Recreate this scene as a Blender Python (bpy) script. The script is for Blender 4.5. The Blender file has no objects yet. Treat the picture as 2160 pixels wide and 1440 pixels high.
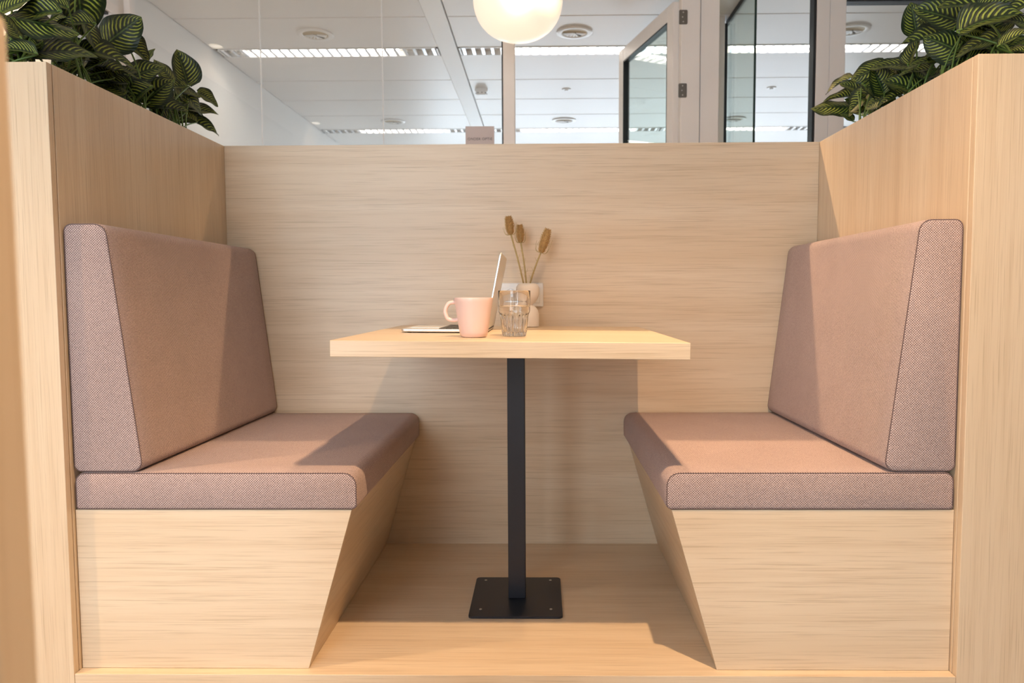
import bpy, bmesh, math, random
from mathutils import Vector, Matrix, Quaternion
random.seed(7)
sc = bpy.context.scene
COL = sc.collection

# ------------------------------------------------------------------ camera, world, big lights, exposure
CAM = Vector((0.0696, -2.5391, 0.8571))
F_PX, PPX, PPY = 1571.08, 1119.61, 730.4
PITCH, YAW, ROLL = -0.0669, 0.0142, -0.0038
def cam_axes():
    cy, sy, cp, sp = math.cos(YAW), math.sin(YAW), math.cos(PITCH), math.sin(PITCH)
    f = Vector((-sy*cp, cy*cp, sp)); r = Vector((cy, sy, 0)); u = r.cross(f)
    c, s = math.cos(ROLL), math.sin(ROLL)
    return c*r + s*u, -s*r + c*u, f
AX_R, AX_U, AX_F = cam_axes()
cd = bpy.data.cameras.new('camera'); cam = bpy.data.objects.new('camera', cd); COL.objects.link(cam)
m = Matrix((AX_R, AX_U, -AX_F)).transposed().to_4x4(); m.translation = CAM; cam.matrix_world = m
cd.sensor_width = 36; cd.lens = F_PX/2160*36
cd.shift_x = (1080-PPX)/2160; cd.shift_y = (PPY-720)/2160
cd.clip_start = 0.02
cd.dof.use_dof = True; cd.dof.focus_distance = 1.75; cd.dof.aperture_fstop = 5.6
sc.camera = cam

w = bpy.data.worlds.new('world'); sc.world = w; w.use_nodes = True
bg = w.node_tree.nodes['Background']; bg.inputs[0].default_value = (0.76, 0.88, 1.0, 1); bg.inputs[1].default_value = 12.0

sc.view_settings.view_transform = 'Standard'; sc.view_settings.look = 'None'
sc.view_settings.gamma = 1; sc.view_settings.use_curve_mapping = False
sc.view_settings.exposure = -0.05

ZC = 2.6          # ceiling
ZF = -0.10        # office floor (the booth stands on a 10 cm platform)
GY = 1.70         # glass partition
SPOT_W, SPOT_COL, SPOT_ANGLE, SPOT_BLEND = 250.0, (1.0, 0.65, 0.36), 104, 0.9
TUBE_STRENGTH = 15.0

def portal(x0, x1, z0, z1, y, facing):
    l = bpy.data.lights.new('daylight_portal', 'AREA'); l.shape = 'RECTANGLE'; l.size = x1-x0; l.size_y = z1-z0
    l.cycles.is_portal = True
    o = bpy.data.objects.new('daylight_portal', l); COL.objects.link(o)
    o.location = ((x0+x1)/2, y, (z0+z1)/2); o.rotation_euler = (math.radians(90 if facing > 0 else -90), 0, 0)
WIN_F = (-2.1, -0.4, 0.0, 2.5)     # window behind the camera (x0,x1,z0,z1)
WIN_B = (-1.6, 4.6, 0.9, 1.78)     # window at the far end of the room behind the glass
Y_FRONT, Y_BACK, X_LEFT, X_RIGHT = -5.2, 8.2, -2.24, 5.5
portal(*WIN_F, Y_FRONT+0.1, 1); portal(*WIN_B, Y_BACK-0.1, -1)

# ------------------------------------------------------------------ materials
def srgb(r, g, b):
    f = lambda c: (c/255/12.92) if c/255 <= 0.04045 else ((c/255+0.055)/1.055)**2.4
    return (f(r), f(g), f(b), 1)
MATS = {}
def new_mat(name):
    mt = bpy.data.materials.new(name); mt.use_nodes = True
    nt = mt.node_tree; bs = nt.nodes['Principled BSDF']; MATS[name] = mt
    return mt, nt, bs
def N(nt, t, **k):
    n = nt.nodes.new(t)
    for a, v in k.items():
        if a.startswith('i_'):
            key = a[2:]; n.inputs[int(key) if key.isdigit() else key].default_value = v
        else: setattr(n, a, v)
    return n
def L(nt, a, b): nt.links.new(a, b)
def plain(name, col, rough=0.5, metal=0.0, spec=0.5, noise=0.04, nscale=30, bump=0.0, **kw):
    mt, nt, bs = new_mat(name)
    tc = N(nt, 'ShaderNodeTexCoord'); ns = N(nt, 'ShaderNodeTexNoise', i_Scale=nscale, i_Detail=3.0)
    L(nt, tc.outputs['Object'], ns.inputs['Vector'])
    mx = N(nt, 'ShaderNodeMix', data_type='RGBA')
    mx.inputs['A'].default_value = tuple(c*(1-noise) for c in col[:3])+(1,)
    mx.inputs['B'].default_value = tuple(min(1, c*(1+noise)) for c in col[:3])+(1,)
    L(nt, ns.outputs['Fac'], mx.inputs['Factor']); L(nt, mx.outputs['Result'], bs.inputs['Base Color'])
    bs.inputs['Roughness'].default_value = rough; bs.inputs['Metallic'].default_value = metal
    bs.inputs['Specular IOR Level'].default_value = spec
    if bump:
        b = N(nt, 'ShaderNodeBump', i_Strength=bump, i_Distance=0.002)
        L(nt, ns.outputs['Fac'], b.inputs['Height']); L(nt, b.outputs['Normal'], bs.inputs['Normal'])
    for k, v in kw.items(): bs.inputs[k].default_value = v
    return mt
WOOD_A, WOOD_B, WOOD_C = (0.685, 0.525, 0.35), (0.572, 0.412, 0.253), (0.755, 0.61, 0.437)
def wood(name, axis, seed=0.0):
    """pale oak laminate; axis = grain direction"""
    mt, nt, bs = new_mat(name)
    tc = N(nt, 'ShaderNodeTexCoord')
    def layer(along, across, detail, off, dist=0.0):
        mp = N(nt, 'ShaderNodeMapping')
        s = [across]*3; s['XYZ'.index(axis)] = along
        mp.inputs['Scale'].default_value = s; mp.inputs['Location'].default_value = (off+seed, off*1.7+seed, off*0.6-seed)
        n = N(nt, 'ShaderNodeTexNoise', i_Scale=1.0, i_Detail=detail, i_Roughness=0.6, i_Distortion=dist)
        L(nt, tc.outputs['Object'], mp.inputs['Vector']); L(nt, mp.outputs['Vector'], n.inputs['Vector'])
        return n
    fine = layer(5.0, 320, 3.0, 3.1); mid = layer(1.6, 55, 4.0, 9.4, 0.2); broad = layer(0.45, 8, 3.0, 17.7, 0.3)
    r1 = N(nt, 'ShaderNodeMapRange'); r1.inputs[1].default_value = 0.35; r1.inputs[2].default_value = 0.65
    L(nt, broad.outputs['Fac'], r1.inputs[0])
    m1 = N(nt, 'ShaderNodeMix', data_type='RGBA'); m1.inputs['A'].default_value = WOOD_A+(1,); m1.inputs['B'].default_value = WOOD_C+(1,)
    L(nt, r1.outputs[0], m1.inputs['Factor'])
    r2 = N(nt, 'ShaderNodeMapRange'); r2.inputs[1].default_value = 0.48; r2.inputs[2].default_value = 0.75; r2.inputs[4].default_value = 0.45
    L(nt, mid.outputs['Fac'], r2.inputs[0])
    m2 = N(nt, 'ShaderNodeMix', data_type='RGBA'); m2.inputs['B'].default_value = WOOD_B+(1,)
    L(nt, r2.outputs[0], m2.inputs['Factor']); L(nt, m1.outputs['Result'], m2.inputs['A'])
    r3 = N(nt, 'ShaderNodeMapRange'); r3.inputs[1].default_value = 0.52; r3.inputs[2].default_value = 0.75; r3.inputs[4].default_value = 0.75
    L(nt, fine.outputs['Fac'], r3.inputs[0])
    m3 = N(nt, 'ShaderNodeMix', data_type='RGBA'); m3.inputs['B'].default_value = tuple(c*0.86 for c in WOOD_B)+(1,)
    L(nt, r3.outputs[0], m3.inputs['Factor']); L(nt, m2.outputs['Result'], m3.inputs['A'])
    L(nt, m3.outputs['Result'], bs.inputs['Base Color'])
    bs.inputs['Roughness'].default_value = 0.36; bs.inputs['Specular IOR Level'].default_value = 0.45
    b = N(nt, 'ShaderNodeBump', i_Strength=0.12, i_Distance=0.001)
    L(nt, fine.outputs['Fac'], b.inputs['Height']); L(nt, b.outputs['Normal'], bs.inputs['Normal'])
    return mt
WX, WZ = wood('oak_laminate_horizontal', 'X'), wood('oak_laminate_vertical', 'Z', 4.3)
WY = wood('oak_laminate_depth', 'Y', 2.2)

def fabric():
    mt, nt, bs = new_mat('woven_mauve_fabric')
    uv = N(nt, 'ShaderNodeUVMap'); sp = N(nt, 'ShaderNodeSeparateXYZ'); L(nt, uv.outputs[0], sp.inputs[0])
    tc = N(nt, 'ShaderNodeTexCoord')
    nv = N(nt, 'ShaderNodeTexNoise', i_Scale=400.0, i_Detail=2.0); L(nt, tc.outputs['Object'], nv.inputs['Vector'])
    big = N(nt, 'ShaderNodeTexNoise', i_Scale=9.0, i_Detail=3.0); L(nt, tc.outputs['Object'], big.inputs['Vector'])
    def s(o, k):
        a = N(nt, 'ShaderNodeMath', operation='MULTIPLY', i_1=k); L(nt, o, a.inputs[0])
        j = N(nt, 'ShaderNodeMath', operation='MULTIPLY_ADD', i_1=2.2); L(nt, nv.outputs['Fac'], j.inputs[0]); L(nt, a.outputs[0], j.inputs[2])
        q = N(nt, 'ShaderNodeMath', operation='SINE'); L(nt, j.outputs[0], q.inputs[0]); return q
    k = 2*math.pi/0.0056
    a, b = s(sp.outputs[0], k), s(sp.outputs[1], k)
    pr = N(nt, 'ShaderNodeMath', operation='MULTIPLY'); L(nt, a.outputs[0], pr.inputs[0]); L(nt, b.outputs[0], pr.inputs[1])
    mr = N(nt, 'ShaderNodeMapRange'); mr.inputs[1].default_value = -0.7; mr.inputs[2].default_value = 0.6; L(nt, pr.outputs[0], mr.inputs[0])
    mx = N(nt, 'ShaderNodeMix', data_type='RGBA'); mx.inputs['A'].default_value = (0.14, 0.095, 0.095, 1); mx.inputs['B'].default_value = (0.68, 0.525, 0.475, 1)
    ad = N(nt, 'ShaderNodeMath', operation='MULTIPLY_ADD', i_1=0.5, i_2=-0.25); L(nt, nv.outputs['Fac'], ad.inputs[0])
    sm = N(nt, 'ShaderNodeMath', operation='ADD', use_clamp=True); L(nt, mr.outputs[0], sm.inputs[0]); L(nt, ad.outputs[0], sm.inputs[1])
    L(nt, sm.outputs[0], mx.inputs['Factor'])
    hs = N(nt, 'ShaderNodeHueSaturation'); vr = N(nt, 'ShaderNodeMapRange'); vr.inputs[3].default_value = 0.9; vr.inputs[4].default_value = 1.1
    L(nt, big.outputs['Fac'], vr.inputs[0]); L(nt, vr.outputs[0], hs.inputs['Value']); L(nt, mx.outputs['Result'], hs.inputs['Color'])
    L(nt, hs.outputs[0], bs.inputs['Base Color'])
    bs.inputs['Roughness'].default_value = 0.95; bs.inputs['Specular IOR Level'].default_value = 0.15
    bs.inputs['Sheen Weight'].default_value = 0.25; bs.inputs['Sheen Tint'].default_value = (0.9, 0.75, 0.7, 1)
    bu = N(nt, 'ShaderNodeBump', i_Strength=0.5, i_Distance=0.0012); L(nt, mr.outputs[0], bu.inputs['Height']); L(nt, bu.outputs['Normal'], bs.inputs['Normal'])
    return mt
FABRIC = fabric()
SEAM = plain('seam_thread', (0.15, 0.10, 0.095), 0.9, noise=0.3, nscale=600)
WHITE_WALL = plain('white_wall_paint', (0.80, 0.775, 0.74), 0.6, noise=0.02, nscale=4)
WHITE_CEIL = plain('white_ceiling_metal', (0.81, 0.79, 0.765), 0.42, noise=0.015, nscale=3)
WHITE_FRAME = plain('white_painted_frame', (0.84, 0.79, 0.745), 0.4, noise=0.02, nscale=8)
WHITE_BEAM = plain('white_rail_paint', (0.94, 0.95, 0.96), 0.5, noise=0.01)
PLASTIC = plain('white_plastic', (0.82, 0.81, 0.79), 0.35, noise=0.01)
BLACK_GASKET = plain('black_rubber_gasket', (0.012, 0.014, 0.016), 0.5)
STEEL_BLACK = plain('black_powder_coat', (0.011, 0.013, 0.021), 0.38, noise=0.15, nscale=500, bump=0.08)
STEEL = plain('brushed_steel', (0.62, 0.60, 0.57), 0.35, metal=1.0)
HINGE = plain('satin_hinge_metal', (0.20, 0.185, 0.165), 0.38, metal=0.8)
ALU = plain('laptop_aluminium', (0.78, 0.77, 0.75), 0.35, metal=0.85)
KEYS = plain('dark_key_plastic', (0.03, 0.03, 0.032), 0.5)
SCREEN = plain('dark_screen_glass', (0.01, 0.01, 0.012), 0.08)
PINK = plain('pink_glaze', (0.84, 0.63, 0.58), 0.28, noise=0.01, nscale=12)
MUG_IN = plain('pale_pink_glaze_inside', (0.82, 0.66, 0.60), 0.3, noise=0.01)
VASE = plain('matt_cream_ceramic', (0.86, 0.80, 0.74), 0.6, noise=0.02, nscale=60)
TEASEL = plain('dried_teasel_head', (0.52, 0.32, 0.12), 0.8, noise=0.45, nscale=160)
TSTEM = plain('dried_stem', (0.42, 0.31, 0.13), 0.75, noise=0.3, nscale=80)
SOIL = plain('dark_potting_soil', (0.018, 0.013, 0.009), 0.95, noise=0.5, nscale=120, bump=0.8)
CARPET = plain('grey_beige_carpet', (0.42, 0.37, 0.32), 0.95, noise=0.2, nscale=300, bump=0.5)
PETIOLE = plain('green_petiole', (0.12, 0.20, 0.03), 0.45, noise=0.3, nscale=25)
SIGN = plain('pale_mauve_card', (0.60, 0.53, 0.52), 0.6, noise=0.01)
INK = plain('dark_grey_print', (0.10, 0.095, 0.10), 0.7)
FROST = plain('frosted_grey_glass', (0.56, 0.60, 0.61), 0.25, noise=0.02, nscale=3)
VENT_IN = plain('beige_vent_cone', (0.58, 0.50, 0.36), 0.5)
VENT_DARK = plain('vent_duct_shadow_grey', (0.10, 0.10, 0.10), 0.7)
CORD = plain('white_fabric_cord', (0.75, 0.72, 0.68), 0.8)

def glass_pane(name, tint):
    mt, nt, bs = new_mat(name); nt.nodes.remove(bs); out = nt.nodes['Material Output']
    tr = N(nt, 'ShaderNodeBsdfTransparent'); tr.inputs[0].default_value = tint
    gl = N(nt, 'ShaderNodeBsdfGlossy'); gl.inputs['Roughness'].default_value = 0.0
    lw = N(nt, 'ShaderNodeLayerWeight', i_Blend=0.5)        # Schlick reflectance of a thin pane
    pw = N(nt, 'ShaderNodeMath', operation='POWER', i_1=5.0); L(nt, lw.outputs['Facing'], pw.inputs[0])
    fr = N(nt, 'ShaderNodeMath', operation='MULTIPLY_ADD', i_1=0.95, i_2=0.025); L(nt, pw.outputs[0], fr.inputs[0])
    mx = N(nt, 'ShaderNodeMixShader'); L(nt, fr.outputs[0], mx.inputs[0]); L(nt, tr.outputs[0], mx.inputs[1]); L(nt, gl.outputs[0], mx.inputs[2])
    L(nt, mx.outputs[0], out.inputs[0]); return mt
PANE = glass_pane('clear_float_glass', (0.99, 0.997, 0.995, 1))
PANE_G = glass_pane('greenish_float_glass', (0.90, 0.95, 0.92, 1))
EDGE_G = plain('green_glass_edge', (0.008, 0.028, 0.022), 0.15)
def clear(name, col, ior, rough=0.0):
    mt, nt, bs = new_mat(name)
    bs.inputs['Base Color'].default_value = col; bs.inputs['Transmission Weight'].default_value = 1.0
    bs.inputs['Roughness'].default_value = rough; bs.inputs['IOR'].default_value = ior
    return mt
TUMBLER = clear('clear_drinking_glass', (0.99, 0.99, 0.985, 1), 1.48)
WATER = clear('water', (0.99, 0.995, 1, 1), 1.33)
def emit(name, col, s):
    mt, nt, bs = new_mat(name); bs.inputs['Base Color'].default_value = (*col, 1)
    bs.inputs['Emission Color'].default_value = (*col, 1); bs.inputs['Emission Strength'].default_value = s
    return mt
TUBE_LIT = emit('lit_fluorescent_tube', (1.0, 0.93, 0.84), TUBE_STRENGTH)
DOWN_LIT = emit('lit_downlight_lens', (1.0, 0.86, 0.68), 14.0)
BULB_LIT = emit('lit_bulb', (1.0, 0.92, 0.82), 7.5)
LOUVRE = plain('bright_louvre_metal', (0.86, 0.87, 0.89), 0.22, metal=0.6)
def opal():
    mt, nt, bs = new_mat('opal_glass_shade'); out = nt.nodes['Material Output']
    bs.inputs['Base Color'].default_value = (0.90, 0.84, 0.76, 1); bs.inputs['Roughness'].default_value = 0.35
    bs.inputs['Emission Color'].default_value = (1.0, 0.88, 0.76, 1); bs.inputs['Emission Strength'].default_value = 0.42
    rf = N(nt, 'ShaderNodeBsdfRefraction', i_Roughness=0.85, i_IOR=1.15); rf.inputs[0].default_value = (1, 0.95, 0.88, 1)
    mx = N(nt, 'ShaderNodeMixShader', i_0=0.34); L(nt, bs.outputs[0], mx.inputs[1]); L(nt, rf.outputs[0], mx.inputs[2])
    L(nt, mx.outputs[0], out.inputs[0]); return mt
OPAL = opal()

def leaf_mat():
    mt, nt, bs = new_mat('striped_leaf')
    uv = N(nt, 'ShaderNodeUVMap'); sp = N(nt, 'ShaderNodeSeparateXYZ'); L(nt, uv.outputs[0], sp.inputs[0])
    def M(op, a, b=None, c=None, clamp=False):
        n = N(nt, 'ShaderNodeMath', operation=op, use_clamp=clamp)
        for i, v in enumerate((a, b, c)):
            if v is None: continue
            if isinstance(v, (int, float)): n.inputs[i].default_value = v
            else: L(nt, v, n.inputs[i])
        return n.outputs[0]
    def R(x, a, b, c=0.0, d=1.0):
        n = N(nt, 'ShaderNodeMapRange', interpolation_type='SMOOTHSTEP')
        for i, v in enumerate((a, b, c, d)): n.inputs[i+1].default_value = v
        L(nt, x, n.inputs[0]); return n.outputs[0]
    u = sp.outputs[0]; v = M('ABSOLUTE', M('MULTIPLY_ADD', sp.outputs[1], 2.0, -1.0))
    tc = N(nt, 'ShaderNodeTexCoord'); ns = N(nt, 'ShaderNodeTexNoise', i_Scale=7.0, i_Detail=2.0); L(nt, uv.outputs[0], ns.inputs['Vector'])
    n2 = N(nt, 'ShaderNodeTexNoise', i_Scale=3.0, i_Detail=2.0); L(nt, tc.outputs['Object'], n2.inputs['Vector'])
    side = M('MULTIPLY', M('GREATER_THAN', sp.outputs[1], 0.5), 0.35)
    ph = M('ADD', M('SUBTRACT', u, M('MULTIPLY', M('POWER', v, 1.5), 0.36)), M('MULTIPLY', ns.outputs['Fac'], 0.05))
    st = M('SINE', M('MULTIPLY_ADD', ph, 2*math.pi*10.0, M('MULTIPLY', side, 6.28)))
    th = R(st, 0.08, 0.75)
    mk = M('MULTIPLY', R(v, 0.08, 0.22), R(M('ADD', v, M('MULTIPLY', M('SUBTRACT', ns.outputs['Fac'], 0.5), 0.5)), 0.86, 0.62))
    mk = M('MULTIPLY', mk, R(n2.outputs['Fac'], 0.25, 0.55, 0.25, 1.0))
    fac = M('MULTIPLY', th, mk)
    mx = N(nt, 'ShaderNodeMix', data_type='RGBA'); mx.inputs['A'].default_value = (0.012, 0.026, 0.008, 1); mx.inputs['B'].default_value = (0.36, 0.42, 0.06, 1)
    L(nt, fac, mx.inputs['Factor'])
    rib = R(v, 0.055, 0.015)
    m2 = N(nt, 'ShaderNodeMix', data_type='RGBA'); m2.inputs['B'].default_value = (0.075, 0.125, 0.022, 1)
    L(nt, rib, m2.inputs['Factor']); L(nt, mx.outputs['Result'], m2.inputs['A']); L(nt, m2.outputs['Result'], bs.inputs['Base Color'])
    bs.inputs['Roughness'].default_value = 0.42; bs.inputs['Specular IOR Level'].default_value = 0.4
    bu = N(nt, 'ShaderNodeBump', i_Strength=0.25, i_Distance=0.002); L(nt, st, bu.inputs['Height']); L(nt, bu.outputs['Normal'], bs.inputs['Normal'])
    return mt
LEAF = leaf_mat()

# ------------------------------------------------------------------ mesh helpers
def tag(o, label=None, cat=None, group=None, kind=None):
    if label: o['label'] = label
    if cat: o['category'] = cat
    if group: o['group'] = group
    if kind: o['kind'] = kind
    return o
def empty(name, loc, label=None, cat=None, group=None, kind=None):
    o = bpy.data.objects.new(name, None); COL.objects.link(o); o.location = loc; o.empty_display_size = 0.05
    return tag(o, label, cat, group, kind)
def box_uv(me):
    uvl = me.uv_layers.new(name='UVMap')
    for p in me.polygons:
        n = p.normal; a = max(range(3), key=lambda i: abs(n[i]))
        for li in p.loop_indices:
            c = me.vertices[me.loops[li].vertex_index].co
            uvl.data[li].uv = (c.y, c.z) if a == 0 else ((c.x, c.z) if a == 1 else (c.x, c.y))
def link(name, bm, mat, parent=None, loc=None, smooth=False, uv=True, recalc=True):
    """bm is in world coordinates; stored relative to the parent (or to loc)"""
    off = Vector(parent_world(parent)) if parent else Vector(loc or (0, 0, 0))
    if off.length: bmesh.ops.translate(bm, vec=-off, verts=bm.verts)
    if recalc: bmesh.ops.recalc_face_normals(bm, faces=bm.faces)
    me = bpy.data.meshes.new(name); bm.to_mesh(me); bm.free()
    if smooth:
        for p in me.polygons: p.use_smooth = True
    if uv: box_uv(me)
    me.materials.append(mat)
    o = bpy.data.objects.new(name, me); COL.objects.link(o)
    if parent: o.parent = parent
    elif loc: o.location = loc
    return o
def parent_world(p):
    v = Vector(p.location)
    while p.parent: p = p.parent; v += Vector(p.location)
    return v
def add_box(bm, x0, x1, y0, y1, z0, z1, bev=0.0, seg=2):
    r = bmesh.ops.create_cube(bm, size=1.0); vs = r['verts']
    for v in vs:
        v.co = Vector(((x0+x1)/2+v.co.x*(x1-x0), (y0+y1)/2+v.co.y*(y1-y0), (z0+z1)/2+v.co.z*(z1-z0)))
    if bev:
        es = {e for v in vs for e in v.link_edges}
        bmesh.ops.bevel(bm, geom=list(es), offset=bev, segments=seg, profile=0.5, affect='EDGES')
    return vs
def box(name, x0, x1, y0, y1, z0, z1, mat, parent=None, bev=0.0, loc=None, seg=2):
    bm = bmesh.new(); add_box(bm, x0, x1, y0, y1, z0, z1, bev, seg)
    return link(name, bm, mat, parent, loc if (loc or parent) else ((x0+x1)/2, (y0+y1)/2, z0))
def add_rings(bm, rings, cap0=True, cap1=True, close=True):
    vr = [[bm.verts.new(p) for p in r] for r in rings]
    for a, b in zip(vr, vr[1:]):
        n = len(a)
        for i in range(n if close else n-1):
            bm.faces.new((a[i], a[(i+1) % n], b[(i+1) % n], b[i]))
    if cap0: bm.faces.new(list(reversed(vr[0])))
    if cap1: bm.faces.new(vr[-1])
    return vr
def add_tube(bm, pts, rads, n=8):
    pts = [Vector(p) for p in pts]
    if isinstance(rads, (int, float)): rads = [rads]*len(pts)
    rings = []; up = None
    for i, p in enumerate(pts):
        t = (pts[min(i+1, len(pts)-1)]-pts[max(i-1, 0)]).normalized()
        if up is None: up = Vector((0, 0, 1)) if abs(t.z) < 0.9 else Vector((1, 0, 0))
        s = t.cross(up).normalized(); up = s.cross(t).normalized()
        rings.append([p+rads[i]*(math.cos(2*math.pi*k/n)*s+math.sin(2*math.pi*k/n)*up) for k in range(n)])
    add_rings(bm, rings)
def add_lathe(bm, prof, c, n=48, cap0=True, cap1=True):
    rings = [[Vector((c[0]+r*math.cos(2*math.pi*k/n), c[1]+r*math.sin(2*math.pi*k/n), c[2]+z)) for k in range(n)] for r, z in prof]
    add_rings(bm, rings, cap0, cap1)
def cyl(name, c, r, h, mat, parent, n=24, axis='Z', r2=None):
    bm = bmesh.new(); c = Vector(c); d = {'X': Vector((1, 0, 0)), 'Y': Vector((0, 1, 0)), 'Z': Vector((0, 0, 1))}[axis]
    add_tube(bm, [c, c+d*h], [r, r if r2 is None else r2], n)
    return link(name, bm, mat, parent, smooth=False)
def auto_smooth(o, ang=35):
    me = o.data
    for p in me.polygons: p.use_smooth = True
    me.set_sharp_from_angle(angle=math.radians(ang))
def bez(pts, n=14):
    """Catmull-Rom through pts"""
    P = [Vector(p) for p in pts]; P = [2*P[0]-P[1]]+P+[2*P[-1]-P[-2]]; out = []
    for i in range(1, len(P)-2):
        for k in range(n):
            t = k/n; a, b, c, d = P[i-1:i+3]
            out.append(0.5*((2*b)+(-a+c)*t+(2*a-5*b+4*c-d)*t*t+(-a+3*b-3*c+d)*t**3))
    out.append(P[-2]); return out

# ------------------------------------------------------------------ room shell
def slab_with_holes(name, axis, pos, th, a0, a1, z0, z1, holes, mat):
    """wall perpendicular to axis; holes = [(b0,b1,h0,h1)] along the other horizontal axis"""
    bm = bmesh.new(); cuts = sorted({a0, a1, *[h[0] for h in holes], *[h[1] for h in holes]})
    for c0, c1 in zip(cuts, cuts[1:]):
        spans = [(z0, z1)]
        for h in holes:
            if h[0] <= c0 and c1 <= h[1]: spans = [(z0, h[2]), (h[3], z1)]
        for s0, s1 in spans:
            if s1-s0 < 1e-4: continue
            if axis == 'Y': add_box(bm, c0, c1, pos, pos+th, s0, s1)
            else: add_box(bm, pos, pos+th, c0, c1, s0, s1)
    bmesh.ops.remove_doubles(bm, verts=bm.verts, dist=1e-4)
    o = link(name, bm, mat, loc=(0, 0, 0)); return tag(o, kind='structure')
tag(box('floor', X_LEFT-0.2, X_RIGHT+0.2, Y_FRONT-0.2, Y_BACK+0.2, ZF-0.1, ZF, CARPET), 'grey-beige office carpet under the booth', kind='structure')
slab_with_holes('wall_front', 'Y', Y_FRONT-0.2, 0.2, X_LEFT-0.2, X_RIGHT+0.2, ZF, ZC+0.1, [WIN_F], WHITE_WALL)
slab_with_holes('wall_back', 'Y', Y_BACK, 0.2, X_LEFT-0.2, X_RIGHT+0.2, ZF, ZC+0.1, [WIN_B], WHITE_WALL)
slab_with_holes('wall_left', 'X', X_LEFT-0.2, 0.2, Y_FRONT, Y_BACK, ZF, ZC+0.1, [(-1.2, 1.60, ZF, 2.44)], WHITE_WALL)
slab_with_holes('wall_right', 'X', X_RIGHT, 0.2, Y_FRONT, Y_BACK, ZF, ZC+0.1, [], WHITE_WALL)
for i, (wn, y, nm) in enumerate(((WIN_F, Y_FRONT-0.10, 4), (WIN_B, Y_BACK+0.02, 6))):
    x0, x1, z0, z1 = wn
    r = empty('window_%d' % (i+1), ((x0+x1)/2, y, z0), kind='structure')
    for a in (0, 1):
        box('frame_rail', x0, x1, y, y+0.08, z0 if a == 0 else z1-0.06, z0+0.06 if a == 0 else z1, WHITE_FRAME, r, 0.004)
    for k in range(nm+1):
        xx = x0+(x1-x0)*k/nm
        xa = min(max(xx-0.03, x0), x1-0.06)
        box('mullion', xa, xa+0.06, y+0.005, y+0.075, z0+0.06, z1-0.06, WHITE_FRAME, r, 0.003)

# ceiling: corridor slab and the panelled ceiling behind the glass
ceil = empty('ceiling', (0, 0, ZC), kind='structure')
box('ceiling_slab', X_LEFT-0.2, X_RIGHT+0.2, Y_FRONT-0.2, Y_BACK+0.2, ZC+0.04, ZC+0.14, WHITE_CEIL, ceil)
LUM1, LUM2 = (2.80, 2.975), (5.335, 5.50)
rows = [(-5.2+0.6*k+0.004, -4.6+0.6*k-0.004) for k in range(11)] + [(1.404, GY-0.025)]
rows += [(GY+0.025, 2.222), (2.230, LUM1[0]-0.004), (LUM1[1]+0.004, 3.582), (3.590, 4.176), (4.184, 4.742), (4.750, LUM2[0]-0.004)]
rows += [(LUM2[1]+0.004, 6.098), (6.106, 6.698), (6.706, 7.298), (7.306, 8.19)]
for a, b in rows:
    for x0, x1 in ((X_LEFT, -0.645), (-0.515, X_RIGHT)) if a > GY else ((X_LEFT, X_RIGHT),):
        box('ceiling_panel', x0+0.003, x1-0.003, a, b, ZC, ZC+0.035, WHITE_CEIL, ceil, 0.004)
box('ceiling_rail', -0.643, -0.517, GY+0.03, 8.19, ZC-0.012, ZC+0.035, WHITE_BEAM, ceil, 0.002)

# ------------------------------------------------------------------ booth: platform, back panel, planter dividers
PF = -0.904
pl = empty('booth_platform', (0, -0.45, ZF), 'low oak laminate platform floor under the table and both benches', 'platform')
box('deck_board', -1.0, 1.0, PF, 0.0, -0.022, 0.0, WX, pl, 0.0012)
box('front_board', -1.0, 1.0, PF+0.002, PF+0.020, ZF, -0.0225, WX, pl, 0.001)
box('rear_batten', -1.0, 1.0, -0.04, -0.01, ZF, -0.0225, WX, pl, 0.001)
H = 1.3685
tag(box('booth_back_panel', -1.0, 1.0, 0.0008, 0.019, ZF, H, WX, bev=0.001), 'wide upright oak laminate panel behind the table, grain running sideways', 'panel')
SIDE = {-1: 'the bench the laptop keyboard faces', 1: 'the bench behind the laptop lid'}
for s in (-1, 1):
    d = empty('planter_divider', (s*1.15, -0.44, ZF), 'tall oak laminate divider with plants on top beside %s' % SIDE[s], 'divider', 'planter dividers at the two ends of the booth')
    def sx(a, b): return (min(s*a, s*b), max(s*a, s*b))
    box('inner_panel', *sx(1.0005, 1.0185), PF+0.0205, 0.019, ZF, H, WZ, d, 0.0012)
    box('front_panel', *sx(1.001, 1.32), PF, PF+0.018, ZF, H, WZ, d, 0.0012)
    box('outer_panel', *sx(1.302, 1.32), PF+0.0205, 0.019, ZF, H, WZ, d, 0.0012)
    box('rear_panel', *sx(1.0190, 1.3015), 0.001, 0.019, ZF, H, WZ, d, 0.0012)
    bm = bmesh.new()
    bmesh.ops.create_grid(bm, x_segments=24, y_segments=60, size=0.5)
    a, b = sx(1.019, 1.3015)
    for v in bm.verts:
        v.co = Vector(((a+b)/2+v.co.x*(b-a), (PF+0.019)/2+0.009+v.co.y*(-PF-0.02), 1.342+random.uniform(-.006, .008)))
    o = link('soil', bm, SOIL, d)

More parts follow.
